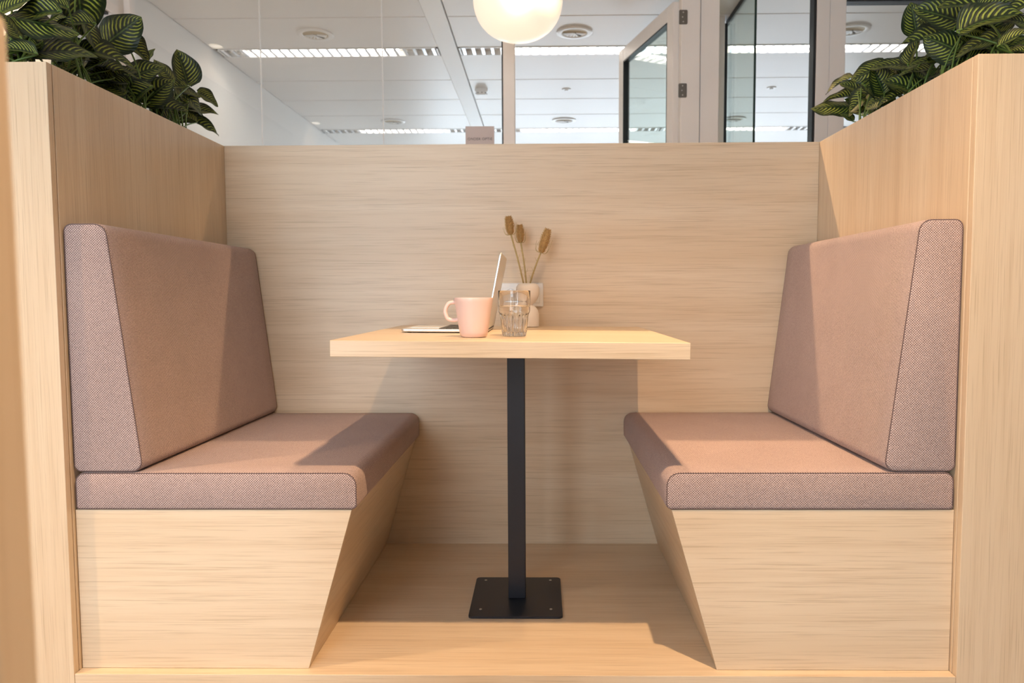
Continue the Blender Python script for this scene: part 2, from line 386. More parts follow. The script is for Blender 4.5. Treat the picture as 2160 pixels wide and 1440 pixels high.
# ------------------------------------------------------------------ benches and cushions
def rounded(poly, rad, n=6):
    """rounded polygon; rad per vertex; CCW or CW list of (x,z)"""
    out = []
    for i, p in enumerate(poly):
        p = Vector(p); a = Vector(poly[i-1]); b = Vector(poly[(i+1) % len(poly)])
        da, db = (a-p).normalized(), (b-p).normalized(); r = rad[i]
        ang = da.angle(db); t = r/math.tan(ang/2); c = p+(da+db).normalized()*(r/math.sin(ang/2))
        p0, p1 = p+da*t, p+db*t; v0, v1 = p0-c, p1-c
        tot = v0.angle(v1); sgn = 1 if v0.x*v1.y-v0.y*v1.x > 0 else -1
        for k in range(n+1):
            th = sgn*tot*k/n; out.append(c+Vector((v0.x*math.cos(th)-v0.y*math.sin(th), v0.x*math.sin(th)+v0.y*math.cos(th))))
    return out
def inset(poly, d):
    """shrink a convex-ish ring by d along vertex normals"""
    n = len(poly); A = sum(poly[i].x*poly[(i+1) % n].y-poly[(i+1) % n].x*poly[i].y for i in range(n)); sg = 1 if A > 0 else -1
    out = []
    for i in range(n):
        t = (poly[(i+1) % n]-poly[i-1])
        out.append(poly[i]+Vector((-t.y, t.x)).normalized()*d*sg if t.length > 1e-9 else poly[i].copy())
    return out
def cushion(name, poly, rad, y0, y1, label, s, group, seam_off):
    ring = rounded(poly, rad)
    e = 0.006; ys = [(y0, e*1.1), (y0+e*.3, e*.45), (y0+e, 0)]
    k = 14
    ys += [(y0+e+(y1-y0-2*e)*i/k, 0) for i in range(1, k)] + [(y1-e, 0), (y1-e*.3, e*.45), (y1, e*1.1)]
    root = empty(name, (sum(p.x for p in ring)/len(ring), (y0+y1)/2, min(p.y for p in ring)), label, 'cushion', group)
    bm = bmesh.new(); rng = random.Random(len(label))
    rings = []
    for y, ins in ys:
        r = inset(ring, ins) if ins else ring
        rings.append([Vector((p.x, y, p.y)) for p in r])
    add_rings(bm, rings)
    # densify the end caps slightly puffed
    o = link('cover', bm, FABRIC, root); auto_smooth(o, 40)
    for yy, sg in ((y0, 1), (y1, -1)):
        bm = bmesh.new(); r = inset(ring, 0.0018); pts = [Vector((p.x, yy+sg*0.0022, p.y)) for p in r]
        pts.append(pts[0]); add_tube(bm, pts, 0.0012, 6); link('seam', bm, SEAM, root, smooth=True)
    return root
YB0, YB1 = -0.876, -0.003
for s in (-1, 1):
    b = empty('booth_bench', (s*0.72, -0.44, 0), 'oak laminate bench base leaning outwards towards the table, %s' % ('facing the laptop keyboard' if s < 0 else 'behind the laptop lid'), 'bench', 'bench bases of the booth')
    def prism(name, poly, y0, y1, mat):
        bm = bmesh.new(); add_rings(bm, [[Vector((s*x, y, z)) for x, z in poly] for y in (y0, y1)])
        es = list(bm.edges); bmesh.ops.bevel(bm, geom=es, offset=0.0008, segments=1, affect='EDGES')
        return link(name, bm, mat, b)
    prism('front_panel', [(0.999, 0.0004), (0.4705, 0.0004), (0.3635, 0.374), (0.999, 0.374)], YB0, YB0+0.018, WX)
    prism('slanted_panel', [(0.4905, 0.0004), (0.4708, 0.0004), (0.3638, 0.374), (0.3838, 0.374)], YB0+0.0185, -0.001, WY)
    prism('seat_board', [(0.999, 0.356), (0.3895, 0.356), (0.3845, 0.374), (0.999, 0.374)], YB0+0.0185, -0.001, WX)
    sp = [(s*0.996, 0.3748), (s*0.351, 0.3748), (s*0.351, 0.460), (s*0.996, 0.460)]
    cushion('seat_cushion', sp, [0.008, 0.012, 0.030, 0.022], YB0-0.003, YB1, 'flat mauve woven seat cushion on %s' % SIDE[s], s, 'seat cushions of the booth', 0)
    bp = [(s*0.9985, 0.4612), (s*0.838, 0.4612), (s*0.903, 1.024), (s*0.9985, 1.024)]
    cushion('backrest_cushion', bp, [0.018, 0.024, 0.030, 0.018], YB0-0.001, YB1, 'tall wedge-shaped mauve backrest cushion above %s' % SIDE[s], s, 'backrest cushions of the booth', 0)

# ------------------------------------------------------------------ table
ZT = 0.7585; TILT = math.radians(0.62)
def ztab(x): return ZT-math.tan(TILT)*x
tb = empty('booth_table', (0, -0.465, 0.0005), 'pale oak laminate table on one square black steel post between the benches', 'table')
bm = bmesh.new(); add_box(bm, -0.397, 0.397, -0.907, -0.05, ZT-0.037, ZT, 0.0015)
bmesh.ops.rotate(bm, cent=(0, 0, ZT), matrix=Matrix.Rotation(TILT, 3, 'Y'), verts=bm.verts)
link('table_top', bm, WX, tb)
box('post', -0.0255, 0.0235, -0.488, -0.440, 0.0065, 0.7195, STEEL_BLACK, tb, 0.002)
bm = bmesh.new(); ring = rounded([(-0.128, -0.607), (0.125, -0.607), (0.125, -0.328), (-0.128, -0.328)], [0.012]*4)
add_rings(bm, [[Vector((p.x, p.y, z)) for p in ring] for z in (0.0005, 0.0055)] + [[Vector((p.x, p.y, 0.0065)) for p in inset(ring, 0.001)]])
bpz = link('base_plate', bm, STEEL_BLACK, tb)
for x, y in ((-0.099, -0.354), (0.095, -0.353), (-0.098, -0.562), (0.094, -0.561)):
    bm = bmesh.new(); add_lathe(bm, [(0.0042, 0.0065), (0.004, 0.0078), (0.0022, 0.0086)], (x, y, 0), 14); link('screw', bm, STEEL, tb, smooth=True)

# ------------------------------------------------------------------ things on the table
def lathe_obj(name, prof, c, mat, parent=None, n=56, loc=None, cap0=True, cap1=True, ang=50):
    bm = bmesh.new(); add_lathe(bm, prof, c, n, cap0, cap1); o = link(name, bm, mat, parent, loc); auto_smooth(o, ang); return o
# mug
mx_, my_ = -0.0935, -0.742; mz = ztab(mx_)+0.0008
mug = empty('mug', (mx_, my_, mz), 'pale pink ceramic mug with a round side handle in front of the laptop', 'mug')
hgt = 0.0945
prof = [(0.026, 0.0015), (0.0285, 0.0), (0.0318, 0.0022), (0.0345, 0.012)] + [(0.0345+0.0125*t, 0.012+(hgt-0.014)*t) for t in (0.15, .3, .45, .6, .75, .9)] + \
       [(0.0474, hgt-0.0012), (0.0468, hgt), (0.0455, hgt-0.001)] + [(0.0450-0.0125*t, hgt-0.002-(hgt-0.012)*t) for t in (0, .2, .4, .6, .8, 1)] + [(0.02, 0.0075), (0.002, 0.007)]
lathe_obj('cup', prof, (mx_, my_, mz), PINK, mug)
bm = bmesh.new()
hp = bez([(mx_-0.0445, my_, mz+0.084), (mx_-0.060, my_, mz+0.0805), (mx_-0.0685, my_, mz+0.063), (mx_-0.063, my_, mz+0.045), (mx_-0.050, my_, mz+0.0405), (mx_-0.0375, my_, mz+0.042)], 8)
add_tube(bm, hp, [0.0048]*len(hp), 12); link('handle', bm, PINK, mug, smooth=True)
# tumbler with water
gx, gy = 0.0025, -0.684; gz = ztab(gx)+0.0008
tm = empty('drinking_glass', (gx, gy, gz), 'clear tumbler with a fluted lower half, half full of water', 'glass')
def fluted(prof, n, nf, flute):
    rings = []
    for r, z, a in prof:
        rings.append([Vector((gx+(r-a*flute*(0.5+0.5*math.cos(nf*2*math.pi*k/n)))*math.cos(2*math.pi*k/n), gy+(r-a*flute*(0.5+0.5*math.cos(nf*2*math.pi*k/n)))*math.sin(2*math.pi*k/n), gz+z)) for k in range(n)])
    return rings
bm = bmesh.new()
gp = [(0.001, 0.0015, 0), (0.024, 0.001, 0), (0.0275, 0.0, .4), (0.0305, 0.003, 1), (0.0325, 0.02, 1), (0.0345, 0.040, 1), (0.0360, 0.053, 1), (0.0372, 0.0565, .3), (0.0390, 0.060, 0), (0.0394, 0.064, 0), (0.0398, 0.085, 0), (0.0402, 0.111, 0), (0.0398, 0.1125, 0), (0.0389, 0.1125, 0),
      (0.0385, 0.111, 0), (0.0378, 0.085, 0), (0.0370, 0.062, 0), (0.0345, 0.056, 0), (0.0315, 0.040, 0), (0.0290, 0.018, 0), (0.026, 0.011, 0), (0.001, 0.0095, 0)]
add_rings(bm, fluted(gp, 160, 20, 0.0032)); o = link('tumbler', bm, TUMBLER, tm); auto_smooth(o, 60)
bm = bmesh.new()
wp = [(0.001, 0.0093, 0), (0.0262, 0.0108, 0), (0.0292, 0.018, 0), (0.0317, 0.040, 0), (0.0347, 0.056, 0), (0.0372, 0.062, 0), (0.0376, 0.0735, 0), (0.0366, 0.0730, 0), (0.001, 0.0730, 0)]
add_rings(bm, fluted(wp, 64, 20, 0)); o = link('water', bm, WATER, tm); auto_smooth(o, 60)
# vase
vx, vy = 0.0255, -0.105; vz = ztab(vx)+0.0008
vs = empty('vase', (vx, vy, vz), 'cream ceramic vase of two stacked domes standing against the back panel', 'vase')
prof = [(0.030, 0.0), (0.0365, 0.0006), (0.0372, 0.003), (0.0372, 0.030), (0.0365, 0.042), (0.033, 0.054), (0.027, 0.063), (0.0185, 0.0695), (0.0150, 0.0715), (0.019, 0.0745), (0.027, 0.082), (0.034, 0.093), (0.0378, 0.107), (0.0383, 0.120), (0.0365, 0.131), (0.030, 0.1385), (0.022, 0.141), (0.0185, 0.1405), (0.017, 0.138), (0.0155, 0.12), (0.012, 0.10), (0.002, 0.095)]
lathe_obj('vase_body', prof, (vx, vy, vz), VASE, vs)
# dried teasels
TE = [dict(top=(-0.037, 1.118), bot=(-0.0285, 1.058), r=0.0150, stem=(0.012, 0.901), dy=0.004, lab='dried teasel stalk with the topmost golden head in the vase'),
      dict(top=(0.0000, 1.092), bot=(0.0030, 1.033), r=0.0125, stem=(0.021, 0.901), dy=0.018, lab='dried teasel stalk with the slimmer head touching its neighbour'),
      dict(top=(0.0935, 1.077), bot=(0.0690, 0.999), r=0.0165, stem=(0.034, 0.900), dy=0.000, lab='dried teasel stalk with the longest head, leaning apart from the others')]
for t in TE:
    y = vy+t['dy']; A = Vector((t['bot'][0], y, t['bot'][1])); B = Vector((t['top'][0], y, t['top'][1])); S = Vector((t['stem'][0], vy+t['dy']*.4, t['stem'][1]))
    base = Vector((vx+(S.x-vx)*0.35, vy, vz+0.099))
    r = empty('dried_teasel', base, t['lab'], 'dried flower', 'dried teasels in the vase')
    bm = bmesh.new(); sp_ = bez([base, S, (S+A)/2+Vector((0.002*(1 if A.x < S.x else -1), 0, 0)), A+(B-A)*0.03], 8)
    add_tube(bm, sp_, [0.0026]*len(sp_), 8); link('stem', bm, TSTEM, r, smooth=True)
    ax = (B-A); Ln = ax.length; ax.normalize(); sd = ax.cross(Vector((0, 1, 0))).normalized(); up = sd.cross(ax)
    rng = random.Random(int(t['r']*1e5))
    bm = bmesh.new(); NR = 12
    prof = [(math.sin(math.pi*min(1, max(0.0, 0.07+0.87*k/NR)))**0.5*t['r']*0.68, Ln*(0.0+0.94*k/NR)) for k in range(NR+1)]
    rings = [[A+ax*z+rr*(math.cos(2*math.pi*q/16)*sd+math.sin(2*math.pi*q/16)*up) for q in range(16)] for rr, z in prof]
    add_rings(bm, rings)
    NS = 330
    for i in range(NS):
        f = (i+0.5)/NS; th = i*2.39996; z = Ln*(0.01+0.95*f); rr = math.sin(math.pi*(0.07+0.87*f))**0.5*t['r']*0.66
        d = (math.cos(th)*sd+math.sin(th)*up); o_ = A+ax*z+d*rr; tip = (d*0.85+ax*rng.uniform(0.35, 0.9)).normalized()
        ln = rng.uniform(0.0065, 0.0105); s1 = tip.cross(ax).normalized()*0.0012; s2 = tip.cross(s1).normalized()*0.0012
        v = [bm.verts.new(o_+s1), bm.verts.new(o_-s1*.5+s2), bm.verts.new(o_-s1*.5-s2), bm.verts.new(o_+tip*ln)]
        for a_, b_ in ((0, 1), (1, 2), (2, 0)): bm.faces.new((v[a_], v[b_], v[3]))
    link('flower_head', bm, TEASEL, r, recalc=False)
    for k in range(6):
        th = k*math.pi/3+0.4; d = math.cos(th)*sd+math.sin(th)*up; Lb = rng.uniform(0.5, 0.8)*Ln*0.75
        p = bez([A, A+d*t['r']*1.0+ax*0.001, A+d*t['r']*(1.45)+ax*Lb*0.35, A+d*t['r']*rng.uniform(1.2, 1.8)+ax*Lb], 6)
        bm = bmesh.new(); add_tube(bm, p, [0.0010*(1-0.7*i/len(p)) for i in range(len(p))], 5); link('bract', bm, TSTEM, r, smooth=True)
    for k in range(5):      # curled dry tendrils along the stem
        q = sp_[int(len(sp_)*(0.40+0.09*k))]; sgn = 1 if k % 2 else -1; g = rng.uniform(0.006, 0.011)
        pts = [q+Vector((sgn*g*0.5*j/3+0.0022*math.sin(j*2.4), 0.002*math.cos(j*2.0), 0.0028*j-0.002*math.cos(j*2.1))) for j in range(6)]
        bm = bmesh.new(); pp = bez([q]+pts[1:], 4); add_tube(bm, pp, 0.0004, 4); link('tendril', bm, TSTEM, r)
# laptop (hinge along Y; keyboard towards -X)
LX0, LX1, LY0, LY1 = -0.306, -0.076, -0.556, -0.252
lz = ztab((LX0+LX1)/2)
lp = empty('laptop', ((LX0+LX1)/2, (LY0+LY1)/2, lz+0.002), 'thin open silver laptop on the table behind the mug', 'laptop')
def rrect(x0, x1, y0, y1, r): return rounded([(x0, y0), (x1, y0), (x1, y1), (x0, y1)], [r]*4, 5)
bm = bmesh.new(); q = rrect(LX0, LX1, LY0, LY1, 0.010)
add_rings(bm, [[Vector((p.x, p.y, lz+z)) for p in inset(q, i)] for z, i in ((0.0022, 0.003), (0.0032, 0.0008), (0.005, 0), (0.0092, 0), (0.0102, 0.0008))])
base = link('base', bm, ALU, lp); auto_smooth(base, 40)
zt = lz+0.0103
bm = bmesh.new()
rows_k = [14, 14, 13, 12, 11]
for i in range(6):
    x1 = LX1-0.022-i*0.0185; x0 = x1-0.0160
    widths = [1]*14 if i < 5 else [1.2, 1, 1, 1.3, 5.2, 1.3, 1, 1, 1]
    if i == 5: x0, x1 = x1-0.0160, x1
    tot = sum(widths); y = LY0+0.018; W = (LY1-LY0-0.036)
    for wd in widths:
        y1 = y+W*wd/tot; add_box(bm, x0, x1, y+0.0013, y1-0.0013, zt+0.0001, zt+0.0013); y = y1
link('keyboard', bm, KEYS, base)
box('trackpad', LX0+0.012, LX0+0.092, (LY0+LY1)/2-0.058, (LY0+LY1)/2+0.058, zt-0.0002, zt+0.0003, ALU, base, 0.0)
for x in (LX0+0.02, LX1-0.02):
    for y in (LY0+0.02, LY1-0.02): cyl('rubber_foot', (x, y, lz+0.0003), 0.006, 0.0024, BLACK_GASKET, lp, 14)
an = math.radians(10.5); hx, hz = LX1-0.004, lz+0.0105
def lidp(a, y, t): return Vector((hx+a*math.sin(an)+t*math.cos(an), y, hz+a*math.cos(an)-t*math.sin(an)))
bm = bmesh.new(); q = rrect(0.001, 0.208, LY0, LY1, 0.010)
add_rings(bm, [[lidp(p.x, p.y, t) for p in inset(q, i)] for t, i in ((0.0, 0.0006), (0.0008, 0), (0.0042, 0), (0.0052, 0.0012))])
lid = link('lid', bm, ALU, lp); auto_smooth(lid, 40)
bm = bmesh.new(); q = rrect(0.012, 0.202, LY0+0.006, LY1-0.006, 0.004)
add_rings(bm, [[lidp(p.x, p.y, t) for p in q] for t in (-0.0006, -0.0001)]); link('screen', bm, SCREEN, lid)
lp.rotation_euler = (0, TILT, 0)
cyl('hinge_barrel', (hx+0.002, LY0+0.03, hz-0.001), 0.0038, LY1-LY0-0.06, BLACK_GASKET, lp, 16, 'Y')
# wall outlet
ox0, ox1, oz0, oz1 = -0.073, 0.077, 0.822, 0.903
ou = empty('wall_outlet', ((ox0+ox1)/2, 0, oz0), 'white double socket outlet on the back panel behind the vase', 'outlet')
bm = bmesh.new(); q = rounded([(ox0, oz0), (ox1, oz0), (ox1, oz1), (ox0, oz1)], [0.005]*4)
add_rings(bm, [[Vector((p.x, y, p.y)) for p in inset(q, i)] for y, i in ((0.0006, 0), (-0.007, 0.0), (-0.0095, 0.0025))]); o = link('cover_frame', bm, PLASTIC, ou); auto_smooth(o, 40)
for k in (0, 1):
    cx = ox0+0.0395+k*0.071; cz = (oz0+oz1)/2
    bm = bmesh.new(); q = rounded([(cx-0.0275, cz-0.0275), (cx+0.0275, cz-0.0275), (cx+0.0275, cz+0.0275), (cx-0.0275, cz+0.0275)], [0.003]*4)
    add_rings(bm, [[Vector((p.x, y, p.y)) for p in inset(q, i)] for y, i in ((-0.009, 0), (-0.0108, 0), (-0.0118, 0.001))])
    ins = link('socket_insert' if k == 0 else 'blank_insert', bm, PLASTIC, ou)
    if k == 0:
        bm = bmesh.new(); rr = [(0.0215, -0.0121), (0.0205, -0.0135), (0.0195, -0.0121)]
        add_rings(bm, [[Vector((cx+r_*math.cos(2*math.pi*j/32), y, cz+r_*math.sin(2*math.pi*j/32))) for j in range(32)] for r_, y in rr], False, False); link('socket_rim', bm, PLASTIC, ins)
        for dx in (-0.0095, 0.0095): cyl('pin_hole', (cx+dx, -0.0123, cz), 0.0028, 0.0004, BLACK_GASKET, ins, 12, 'Y')
        for dz in (-0.0185, 0.0185): box('earth_clip', cx-0.003, cx+0.003, -0.0135, -0.0121, cz+dz-0.0012, cz+dz+0.0012, STEEL, ins)

# ------------------------------------------------------------------ pendant lamp over the table
px_, py_, pz_ = -0.037, 1.10, 2.272; PS = 1.74      # hangs between the back panel and the glass
pd = empty('pendant_lamp', (px_, py_, 2.06), 'glowing opal glass globe pendant lamp hanging behind the back panel', 'lamp')
prof = []
for k in range(25):
    a = -math.pi/2+0.02+(math.pi*0.93)*k/24; c, s_ = math.cos(a), math.sin(a)
    prof.append((PS*0.1225*abs(c)**0.85, PS*(0.113 if s_ < 0 else 0.125)*math.copysign(abs(s_)**0.92, s_)))
lathe_obj('shade', prof, (px_, py_, pz_), OPAL, pd, 64, cap1=False, ang=80)
bm = bmesh.new(); bmesh.ops.create_uvsphere(bm, u_segments=24, v_segments=14, radius=0.06); bmesh.ops.translate(bm, vec=(px_, py_, pz_+0.012), verts=bm.verts)
link('bulb', bm, BULB_LIT, pd, smooth=True)
lathe_obj('cap', [(0.060, 0.209), (0.060, 0.235), (0.045, 0.25), (0.006, 0.257)], (px_, py_, pz_), PLASTIC, pd, 32)
cyl('cord', (px_, py_, pz_+0.256), 0.003, ZC-pz_-0.256-0.02, CORD, pd, 10)
lathe_obj('ceiling_rose', [(0.045, -0.025), (0.05, -0.02), (0.05, -0.0005)], (px_, py_, ZC), PLASTIC, pd, 32)

# ------------------------------------------------------------------ recessed downlights (they cast the booth's crisp shadows)
DL = [((0.375, -1.62), 'recessed ceiling downlight out in front of the booth table'), ((-2.18, -1.62), 'recessed ceiling downlight in front of the booth near the frosted window'),
      ((0.32, 0.68), 'recessed ceiling downlight just behind the back panel, above its middle'), ((-2.18, 0.68), 'recessed ceiling downlight behind the back panel beside the frosted window')]
for (x, y), lab in DL:
    d = empty('recessed_downlight', (x, y, ZC-0.006), lab, 'ceiling light', 'recessed downlights of the corridor')
    lathe_obj('trim_ring', [(0.052, -0.0005), (0.053, -0.006), (0.045, -0.007), (0.043, -0.002)], (x, y, ZC), PLASTIC, d, 40, cap0=False, cap1=False)
    lathe_obj('lens', [(0.043, -0.0022), (0.020, -0.0015), (0.002, -0.0012)], (x, y, ZC), DOWN_LIT, d, 40, cap0=False)
    l = bpy.data.lights.new('downlight_beam', 'SPOT'); l.energy = SPOT_W; l.color = SPOT_COL; l.spot_size = math.radians(SPOT_ANGLE); l.spot_blend = SPOT_BLEND; l.shadow_soft_size = 0.022
    lo = bpy.data.objects.new('downlight_beam', l); COL.objects.link(lo); lo.parent = d; lo.location = (0, 0, -0.012)

# ------------------------------------------------------------------ glass partition behind the booth
FZ = 2.50     # head of the glazing
w3 = empty('window_3', (-1.19, GY, ZF), kind='structure')
XS = [-2.205, -1.494, -0.812, -0.146]
for a, b in zip(XS, XS[1:]): box('pane', a+0.002, b-0.002, GY-0.006, GY+0.006, ZF+0.05, FZ+0.04, PANE, w3)
for a in XS[1:3]: box('pane_joint', a-0.0022, a+0.0022, GY-0.0055, GY+0.0055, ZF+0.05, FZ+0.04, PLASTIC, w3)
box('edge_frame', -2.24, -2.205, GY-0.03, GY+0.03, ZF, ZC, WHITE_FRAME, w3, 0.003)
box('head_frame', -2.205, -0.14, GY-0.03, GY+0.03, FZ+0.04, ZC, WHITE_FRAME, w3, 0.003)
box('sill_frame', -2.205, -0.14, GY-0.03, GY+0.03, ZF, ZF+0.05, WHITE_FRAME, w3, 0.003)
box('gasket', -0.1455, -0.139, GY-0.034, GY+0.034, ZF+0.05, FZ+0.04, BLACK_GASKET, w3)
# door with the leaf standing open into the room behind
d1 = empty('door_1', (0.38, GY, ZF), kind='structure')
DX0, DX1 = -0.072, 0.842
box('jamb', -0.138, DX0, GY-0.04, GY+0.04, ZF, ZC, WHITE_FRAME, d1, 0.004)
box('jamb', DX1, 0.946, GY-0.04, GY+0.04, ZF, ZC, WHITE_FRAME, d1, 0.004)
box('door_head', DX0, DX1, GY-0.04, GY+0.04, FZ, ZC, WHITE_FRAME, d1, 0.004)
th = math.radians(76); HP = Vector((DX1-0.012, GY+0.045, 0)); DW = 0.885
du = Vector((-math.cos(th), math.sin(th), 0)); dn = Vector((math.sin(th), math.cos(th), 0))
def leafbox(name, a0, a1, z0, z1, t0, t1, mat, parent, bev=0.0):
    bm = bmesh.new(); add_box(bm, a0, a1, t0, t1, z0, z1, bev)
    for v in bm.verts: v.co = HP+du*v.co.x+dn*v.co.y+Vector((0, 0, v.co.z))
    return link(name, bm, mat, parent)
leaf = leafbox('door_leaf', 0.0, 0.085, ZF+0.01, FZ-0.006, -0.02, 0.02, WHITE_FRAME, d1, 0.003)
leafbox('stile', DW-0.085, DW, ZF+0.01, FZ-0.006, -0.02, 0.02, WHITE_FRAME, leaf, 0.003)
leafbox('top_rail', 0.0855, DW-0.0855, FZ-0.091, FZ-0.006, -0.02, 0.02, WHITE_FRAME, leaf, 0.003)
leafbox('bottom_rail', 0.0855, DW-0.0855, ZF+0.01, ZF+0.16, -0.02, 0.02, WHITE_FRAME, leaf, 0.003)
leafbox('pane', 0.092, DW-0.092, ZF+0.167, FZ-0.098, -0.004, 0.004, PANE_G, leaf)
for nm, a0, a1, z0, z1 in (('gasket', DW-0.094, DW-0.0855, ZF+0.16, FZ-0.0915), ('gasket', 0.0855, 0.090, ZF+0.16, FZ-0.0915), ('gasket', 0.09, DW-0.094, FZ-0.100, FZ-0.0915)):
    leafbox(nm, a0, a1, z0, z1, -0.0205, 0.0205, BLACK_GASKET, leaf)
leafbox('door_handle', DW-0.06, DW-0.045, 0.88, 1.02, -0.06, -0.0205, STEEL, leaf, 0.003)
for z in (2.378, 1.985, 1.0, 0.12):
    bm = bmesh.new(); q = rounded([(0.828, z-0.038), (0.874, z-0.038), (0.874, z+0.038), (0.828, z+0.038)], [0.006]*4, 4)
    add_rings(bm, [[Vector((p.x, y, p.y)) for p in q] for y in (GY-0.0445, GY-0.0405)])
    h = link('hinge', bm, HINGE, d1)
    for dz in (-0.025, 0.0, 0.025): cyl('hinge_screw', (0.851-0.004*(dz == 0), GY-0.0455, z+dz), 0.0038, 0.0011, STEEL, h, 12, 'Y')
# white lining wall and the glazed return right of the door
tag(box('trim_2', 0.950, 1.053, GY-0.03, GY+0.07, ZF, ZC, WHITE_FRAME, bev=0.003), kind='structure')
tag(box('trim_1', 0.950, 1.225, 2.26, 2.345, ZF, ZC, WHITE_FRAME, bev=0.003), kind='structure')
w4 = empty('window_4', (1.26, 2.0, ZF), kind='structure')
box('pane', 1.252, 1.262, GY+0.004, 2.335, ZF+0.04, ZC-0.035, PANE_G, w4)
box('glass_edge', 1.2515, 1.2625, GY-0.004, GY+0.0035, ZF+0.04, ZC-0.035, EDGE_G, w4)
box('gasket', 1.226, 1.2515, 2.300, 2.345, ZF+0.04, ZC-0.03, BLACK_GASKET, w4)
box('gasket', 1.2505, 1.2635, GY+0.002, 2.345, ZC-0.034, ZC-0.001, BLACK_GASKET, w4)
w5 = empty('window_5', (2.5, GY, ZF), kind='structure')
box('gasket', 1.566, 1.580, GY-0.034, GY+0.034, ZF, ZC, BLACK_GASKET, w5)
box('mullion', 1.5805, 1.6515, GY-0.04, GY+0.04, ZF, ZC, WHITE_FRAME, w5, 0.003)
box('mullion', 1.6525, 1.741, GY-0.036, GY+0.036, ZF, ZC, WHITE_FRAME, w5, 0.003)
box('head_frame', 1.741, X_RIGHT, GY-0.036, GY+0.036, 2.468, ZC, WHITE_FRAME, w5, 0.003)
box('gasket', 1.741, X_RIGHT, GY-0.03, GY+0.03, 2.4575, 2.4675, BLACK_GASKET, w5)
for k in range(4):
    a = 1.741+k*0.94; box('pane', a+0.002, min(a+0.938, X_RIGHT), GY-0.006, GY+0.006, ZF+0.05, 2.457, PANE, w5)
box('sill_frame', 1.741, X_RIGHT, GY-0.036, GY+0.036, ZF, ZF+0.05, WHITE_FRAME, w5, 0.003)
# frosted glazed panel in the corridor's left wall
w6 = empty('window_6', (X_LEFT-0.02, 0.2, ZF), kind='structure')
box('pane', X_LEFT-0.05, X_LEFT-0.03, -1.13, 1.53, ZF+0.07, 2.372, FROST, w6)
box('frame_head', X_LEFT-0.08, X_LEFT+0.012, -1.2, 1.60, 2.385, 2.44, WHITE_FRAME, w6, 0.003)
box('frame_sill', X_LEFT-0.08, X_LEFT+0.012, -1.2, 1.60, ZF, ZF+0.07, WHITE_FRAME, w6, 0.003)
for a in (-1.2, 1.53): box('frame_post', X_LEFT-0.08, X_LEFT+0.012, a, a+0.07, ZF+0.0705, 2.3845, WHITE_FRAME, w6, 0.003)
box('gasket', X_LEFT-0.055, X_LEFT-0.005, -1.13, 1.53, 2.3725, 2.3845, BLACK_GASKET, w6)
# room sign on the glass
sg = empty('room_sign', (-0.27, GY-0.0075, 1.60), 'small mauve card sign reading ONDER OPTIE on the glass partition', 'sign')
box('card', -0.351, -0.190, GY-0.0085, GY-0.0065, 1.60, 1.807, SIGN, sg)
cu = bpy.data.curves.new('sign_text', 'FONT'); cu.body = 'ONDER OPTIE'; cu.size = 0.0225; cu.align_x = 'CENTER'; cu.space_character = 1.12; cu.extrude = 0.0002
tmp = bpy.data.objects.new('sign_text', cu); COL.objects.link(tmp); bpy.context.view_layer.update()
me = bpy.data.meshes.new_from_object(tmp.evaluated_get(bpy.context.evaluated_depsgraph_get())); bpy.data.objects.remove(tmp)
me.materials.clear(); me.materials.append(INK)
wmax = max(v.co.x for v in me.vertices)-min(v.co.x for v in me.vertices)
to = bpy.data.objects.new('lettering', me); COL.objects.link(to); to.parent = sg; to.rotation_euler = (math.radians(90), 0, 0); to.scale = (0.137/wmax,)*3
to.location = (-0.2705+0.27, -0.0014, 1.7305-1.60)

# ------------------------------------------------------------------ ceiling fittings of the room behind
def luminaire(x0, x1, y0, y1, lit, lab):
    r = empty('louvre_light', ((x0+x1)/2, (y0+y1)/2, ZC-0.004), lab, 'ceiling light', 'recessed louvre lights behind the glass')
    bm = bmesh.new()
    add_box(bm, x0, x1, y0, y0+0.012, ZC-0.004, ZC+0.034); add_box(bm, x0, x1, y1-0.012, y1, ZC-0.004, ZC+0.034)
    add_box(bm, x0, x0+0.012, y0, y1, ZC-0.004, ZC+0.034); add_box(bm, x1-0.012, x1, y0, y1, ZC-0.004, ZC+0.034)
    add_box(bm, x0, x1, y0, y1, ZC+0.030, ZC+0.036); link('housing', bm, PLASTIC, r)
    n = int((x1-x0-0.03)/0.066)
    tri = None
    for k in range(n):
        x = x0+0.033+(x1-x0-0.066)*k/(n-1)
        if tri is None:
            bm = bmesh.new(); add_rings(bm, [[Vector((x-0.011, y, ZC-0.002)), Vector((x+0.011, y, ZC-0.002)), Vector((x+0.002, y, ZC+0.022)), Vector((x-0.002, y, ZC+0.022))] for y in (y0+0.0125, y1-0.0125)])
            tri = link('louvre_blade', bm, LOUVRE, r); xb = x
        else:
            o = tri.copy(); COL.objects.link(o); o.parent = r; o.location = (x-xb, 0, 0)
    if lit:
        for a, b in lit:
            bm = bmesh.new(); ym = (y0+y1)/2; add_tube(bm, [(a, ym, ZC+0.026), (b, ym, ZC+0.026)], 0.0035, 8)
            add_box(bm, a, b, y0+0.03, y1-0.03, ZC+0.0275, ZC+0.0295); link('tube_lamp', bm, TUBE_LIT, r)
luminaire(-2.215, -0.655, *LUM1, [(-2.02, -0.95)], 'near louvre strip light between the white wall and the white rail')
luminaire(-0.505, 1.31, *LUM1, [(-0.12, 1.22)], 'near louvre strip light crossing behind the open door')
luminaire(1.33, 3.15, *LUM1, [(1.42, 3.0)], 'near louvre strip light behind the white mullions')
luminaire(-2.215, -0.655, *LUM2, [(-1.80, -0.95)], 'far louvre strip light between the white wall and the white rail')
luminaire(-0.505, 1.31, *LUM2, [(-0.12, 1.05)], 'far louvre strip light crossing behind the open door')
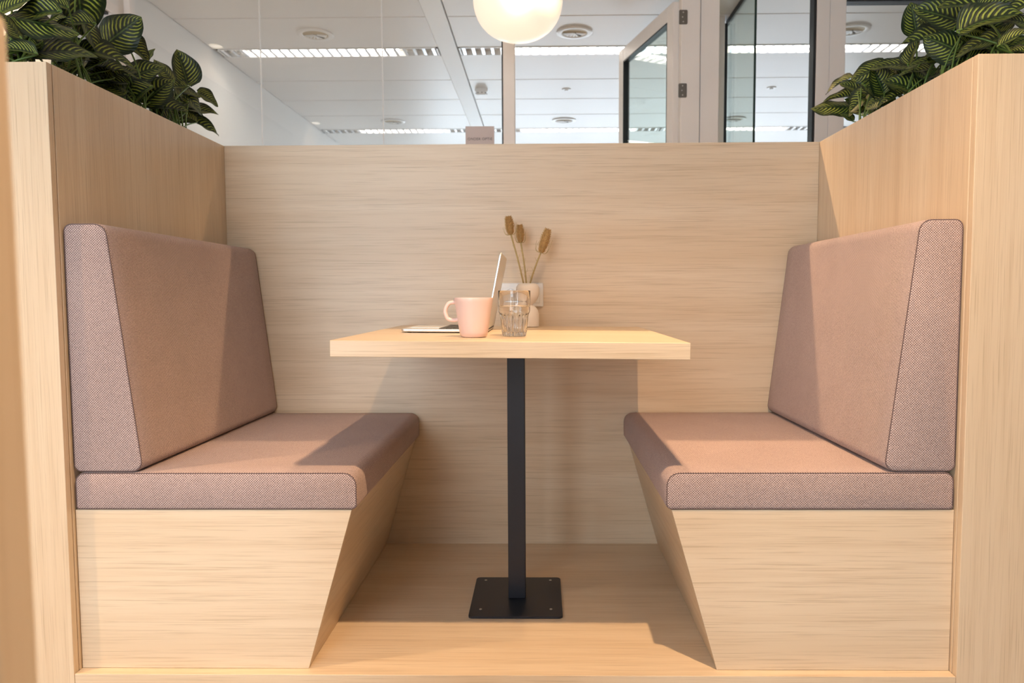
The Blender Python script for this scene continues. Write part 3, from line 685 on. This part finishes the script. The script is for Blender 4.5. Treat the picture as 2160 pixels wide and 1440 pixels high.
luminaire(1.33, 3.15, *LUM2, [(1.42, 2.6)], 'far louvre strip light behind the white mullions')
def vent(x, y, lab):
    r = empty('ceiling_vent', (x, y, ZC-0.01), lab, 'vent', 'round ceiling vents behind the glass')
    lathe_obj('flange', [(0.118, -0.0005), (0.119, -0.006), (0.108, -0.011), (0.086, -0.009), (0.082, -0.003)], (x, y, ZC), PLASTIC, r, 48, False, False)
    lathe_obj('cone', [(0.083, -0.0035), (0.078, -0.0022), (0.062, -0.0016), (0.030, -0.0012), (0.002, -0.001)], (x, y, ZC), VENT_IN, r, 40, False)
    for k in range(9):
        a = math.radians(20+k*17.5); d = Vector((math.cos(a), math.sin(a), 0)); n = Vector((-d.y, d.x, 0)); c = Vector((x, y-0.012, ZC))
        bm = bmesh.new(); add_rings(bm, [[c+d*0.012+n*w_*0.4+Vector((0, 0, z)) for w_, z in ((-0.004, -0.004), (0.004, -0.004), (0.006, -0.012), (-0.002, -0.012))], [c+d*0.078+n*w_+Vector((0, 0, z)) for w_, z in ((-0.006, -0.003), (0.006, -0.003), (0.010, -0.010), (-0.002, -0.010))]])
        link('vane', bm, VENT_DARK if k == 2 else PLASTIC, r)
for x, y, lab in ((-1.425, 2.515, 'near round ceiling vent on the white wall side of the rail'), (0.295, 2.515, 'near round ceiling vent seen through the open doorway'), (2.115, 2.515, 'near round ceiling vent beside the white mullions'),
                  (-1.40, 4.985, 'far round ceiling vent on the white wall side of the rail'), (0.30, 4.985, 'far round ceiling vent seen through the open doorway'), (1.98, 4.985, 'far round ceiling vent beyond the glazed return')):
    vent(x, y, lab)
sm = empty('smoke_detector', (-0.43, 3.86, ZC-0.05), 'white smoke detector on the ceiling beside the white rail', 'smoke detector')
lathe_obj('base', [(0.053, -0.0005), (0.053, -0.020), (0.048, -0.024)], (-0.43, 3.86, ZC), PLASTIC, sm, 36)
lathe_obj('sensor_head', [(0.044, -0.0245), (0.044, -0.040), (0.036, -0.0475), (0.012, -0.049)], (-0.43, 3.86, ZC), PLASTIC, sm, 36)
for k in range(8):
    a = k*math.pi/4+0.2; c = Vector((-0.43+0.0435*math.cos(a), 3.86+0.0435*math.sin(a), ZC-0.036))
    box('sensor_slot', c.x-0.006, c.x+0.006, c.y-0.006, c.y+0.006, c.z-0.004, c.z+0.001, VENT_DARK, sm)
for x, lab in ((0.288, 'small white ceiling sprinkler cap seen through the open doorway'), (2.01, 'small white ceiling sprinkler cap seen beyond the glazed return')):
    r = empty('sprinkler_cap', (x, 3.88, ZC-0.014), lab, 'sprinkler', 'sprinkler caps behind the glass')
    lathe_obj('rosette', [(0.040, -0.0005), (0.038, -0.006), (0.020, -0.008)], (x, 3.88, ZC), PLASTIC, r, 28)
    lathe_obj('cap', [(0.016, -0.0083), (0.016, -0.013), (0.010, -0.014)], (x, 3.88, ZC), PLASTIC, r, 24)

# ------------------------------------------------------------------ striped foliage plants in the dividers
def leaf_mesh(seed, droop, fold, wav):
    rng = random.Random(seed); nu, nv = 14, 8
    bm = bmesh.new(); grid = []; ph = rng.uniform(0, 6.28)
    for i in range(nu+1):
        u = i/nu
        wdt = 0.49*(math.sin(math.pi*min(1, u**0.72*0.985+0.008))**0.62)*(1-0.25*u) if u < 1 else 0.004
        if u > 0.9: wdt *= 1-0.55*((u-0.9)/0.1)
        row = []
        for j in range(nv+1):
            v = j/nv*2-1
            z = -droop*u*u + fold*abs(v)*wdt - 0.06*fold + wav*0.03*math.sin(u*11+ph+(1.7 if v > 0 else 0))*abs(v)**2
            back = -0.07*(abs(v)**2)*max(0, 1-u*4)      # cordate base
            row.append(bm.verts.new((u+back, v*wdt, z)))
        grid.append(row)
    uvl = bm.loops.layers.uv.new('UVMap')
    for i in range(nu):
        for j in range(nv):
            f = bm.faces.new((grid[i][j], grid[i+1][j], grid[i+1][j+1], grid[i][j+1])); f.smooth = True
            for lo, (a, b) in zip(f.loops, ((i, j), (i+1, j), (i+1, j+1), (i, j+1))): lo[uvl].uv = (a/nu, b/nv)
    me = bpy.data.meshes.new('leaf'); bm.to_mesh(me); bm.free(); me.materials.append(LEAF); return me
LM = [leaf_mesh(k, d, f, w_) for k, (d, f, w_) in enumerate(((0.10, 0.25, 0.8), (0.22, 0.35, 1.0), (0.30, 0.15, 1.2), (0.05, 0.5, 0.9), (0.16, -0.15, 1.1), (0.35, 0.45, 1.3)))]
def unproject(x, y, depth): return CAM+(AX_R*((x-PPX)/F_PX)-AX_U*((y-PPY)/F_PX)+AX_F)*depth
LEAVES = {-1: [  # photo x, y, length px, tip angle, openness, depth offset
 (173, 22, 105, -78, .97, .06), (259, 63, 92, 38, .95, 0), (386, 141, 72, 105, .9, .02), (132, 101, 112, 8, .5, -.06), (231, 113, 98, 2, .45, -.04), (192, 74, 78, -60, .5, .02),
 (72, 22, 92, 175, .6, .0), (98, 48, 118, -4, .5, -.05), (290, 104, 64, -35, .7, .03), (303, 148, 74, 22, .75, -.02), (244, 143, 78, 8, .32, 0), (332, 190, 82, 48, .9, -.04), (285, 200, 74, -150, .6, -.02),
 (347, 146, 54, 120, .7, .05), (360, 227, 68, -6, .5, -.03), (404, 206, 72, -28, .6, 0), (441, 206, 46, -20, .65, .04), (425, 231, 66, -8, .42, .0), (425, 257, 72, -2, .5, -.02), (397, 186, 58, -12, .4, .03),
 (38, 104, 62, 170, .55, -.02), (155, 138, 66, -12, .55, .05), (233, 172, 66, 178, .4, .04), (146, 70, 52, 12, .35, .05), (160, 42, 66, 172, .5, .02), (20, 46, 66, 120, .5, 0), (62, -4, 70, 10, .5, .03),
 (316, 112, 26, 70, .6, .08), (110, 0, 60, 160, .5, .06), (32, 8, 66, 30, .5, .02), (205, 150, 58, 160, .4, .06), (265, 175, 54, 10, .4, .07), (320, 216, 50, 170, .45, .05), (180, 115, 60, -160, .4, .09), (365, 180, 52, -170, .5, .06), (390, 235, 30, -30, .5, .05), (60, 80, 70, 150, .4, .08), (20, 80, 66, 20, .4, .06), (130, 60, 60, 20, .3, .1)],
 1: [
 (1929, 38, 66, 97, .97, .02), (1980, 28, 100, 168, .75, .0), (2085, 32, 112, 24, .6, -.06), (1990, 91, 88, 150, .85, -.05), (1952, 80, 92, 196, .42, .0), (2060, 88, 84, 182, .5, -.02), (2142, 74, 66, 24, .42, -.04),
 (2045, 6, 118, 178, .4, .03), (1922, 107, 54, 70, .65, .04), (1831, 150, 72, 205, .8, .02), (1853, 167, 64, 118, .9, -.03), (1882, 131, 78, 174, .42, .0), (1767, 175, 56, 197, .25, .02), (1801, 183, 60, 148, .6, .0),
 (1773, 200, 58, 166, .36, .02), (1752, 222, 78, 187, .5, -.02), (1812, 214, 58, 215, .75, -.02), (1851, 209, 54, 205, .8, -.01), (1905, 177, 80, 160, .62, -.03), (1787, 246, 30, 150, .6, 0), (2148, 10, 70, 200, .5, .06), (2066, 66, 62, -20, .5, .06),
 (2042, 113, 60, 160, .5, .06), (1950, 124, 68, 180, .36, -.01), (1884, 153, 46, 250, .6, .04), (1932, 148, 66, 182, .3, .02), (1878, 203, 54, 200, .5, .04), (2110, 95, 60, 150, .4, .08), (2010, 60, 64, 30, .5, .06), (2150, 40, 64, 160, .5, .08), (1965, 55, 58, 150, .5, .07), (2020, 100, 56, 190, .4, .09), (2095, 5, 64, 20, .5, .05), (2100, 60, 66, 190, .4, .09), (1915, 160, 54, 150, .4, .07), (2140, 100, 54, 170, .4, .05), (1800, 236, 30, 200, .5, .04)]}
frng = random.Random(5)
for s in (-1, 1):           # darker leaves filling the clumps from behind
    for k in range(46):
        f = frng.random(); x = 4+f*400 if s < 0 else 2158-f*360
        edge = 128+max(0, x-98)*0.45 if s < 0 else 112+max(0, 2063-x)*0.546
        y = edge-frng.uniform(0.08, 0.95)**1.2*(112-70*f)
        LEAVES[s].append((x, y, frng.uniform(46, 72), frng.choice((0, 180))+frng.uniform(-45, 45), frng.uniform(.3, .7), frng.uniform(.03, .14)))
    for k in range(14):
        x = frng.uniform(0, 150) if s < 0 else frng.uniform(2040, 2160)
        LEAVES[s].append((x, (118 if s < 0 else 104)+max(0, (x-98)*.45 if s < 0 else (2063-x)*.546)-frng.uniform(-12, 26), frng.uniform(44, 64), frng.choice((0, 180))+frng.uniform(-30, 30), frng.uniform(.4, .7), frng.uniform(.02, .11)))
ROOTY = [-0.80, -0.56, -0.32, -0.07]
PLAB = ['at front end of', 'second from front end of', 'second from back panel on', 'at back panel end of']
for s in (-1, 1):
    roots = []
    for i, ry in enumerate(ROOTY):
        r = empty('foliage_plant', (s*1.15, ry, 1.338), 'striped-leaf plant %s divider by %s' % (PLAB[i], SIDE[s]), 'plant', 'striped plants on the dividers')
        roots.append(r)
    rng = random.Random(11+s)
    for k, (x, y, ln, ang, op, off) in enumerate(LEAVES[s]):
        a0 = 1147+0
        depth = F_PX*1.20/abs(x-1138) if s < 0 else F_PX*1.07/abs(x-1138)
        depth = min(depth+off, 2.72)
        C = unproject(x, y, depth)
        if C.y > 0.16: C = unproject(x, y, depth-(C.y-0.16))
        r = min(roots, key=lambda q: abs(q.location.y-(C.y-0.03)))
        view = (CAM-C).normalized(); ri = AX_R; up = AX_U
        a = math.radians(ang); t = (ri*math.cos(a)+up*math.sin(a)); t = (t-view*t.dot(view)).normalized()
        sd = t.cross(view).normalized()                        # in the picture plane, across the leaf
        ph = math.acos(op)
        n = view*math.cos(ph)+sd*math.sin(ph)
        if n.z < (view*math.cos(ph)-sd*math.sin(ph)).z: n = view*math.cos(ph)-sd*math.sin(ph)
        tw = rng.uniform(-.25, .25); q = Quaternion(n.cross(t), tw); t = q @ t; n = q @ n
        ysd = n.cross(t).normalized(); n = t.cross(ysd).normalized()
        size = ln*depth/F_PX; basep = C-t*size*0.5
        M = Matrix(((t.x, ysd.x, n.x), (t.y, ysd.y, n.y), (t.z, ysd.z, n.z))).to_4x4()
        wid = 1.0 if op > .7 else 0.92
        o = bpy.data.objects.new('leaf', LM[(k*5+s) % len(LM)]); COL.objects.link(o); o.parent = r
        o.matrix_local = Matrix.Translation(basep-r.location) @ M @ Matrix.Diagonal((size, size*wid, size, 1))
        # petiole from the soil to the leaf
        R0 = Vector((min(max(s*1.15+rng.uniform(-.06, .06), -1.27), 1.27), min(max(r.location.y+rng.uniform(-.05, .05), -0.86), -0.03), 1.340))
        hgt_ = max(0.03, basep.z-R0.z)
        mid = Vector((R0.x+(basep.x-R0.x)*0.35, R0.y+(basep.y-R0.y)*0.35, R0.z+hgt_*0.62))
        pts = bez([R0, mid, basep-t*size*0.02+Vector((0, 0, -0.004)), basep+t*size*0.05], 5)
        bm = bmesh.new(); add_tube(bm, pts, [0.0030-0.0014*i/len(pts) for i in range(len(pts))], 6); link('petiole', bm, PETIOLE, r, smooth=True, uv=False)

# ------------------------------------------------------------------ board standing close in front, at the edge of view
pb = empty('low_partition', (-0.35, -2.17, ZF), 'pale wooden low partition board standing out in front of the booth', 'partition')
box('board', -0.50, -0.199, -2.19, -2.155, ZF+0.02, 1.000, WZ, pb, 0.006, seg=3)
box('foot', -0.47, -0.25, -2.30, -2.05, ZF, ZF+0.0195, STEEL_BLACK, pb, 0.003)
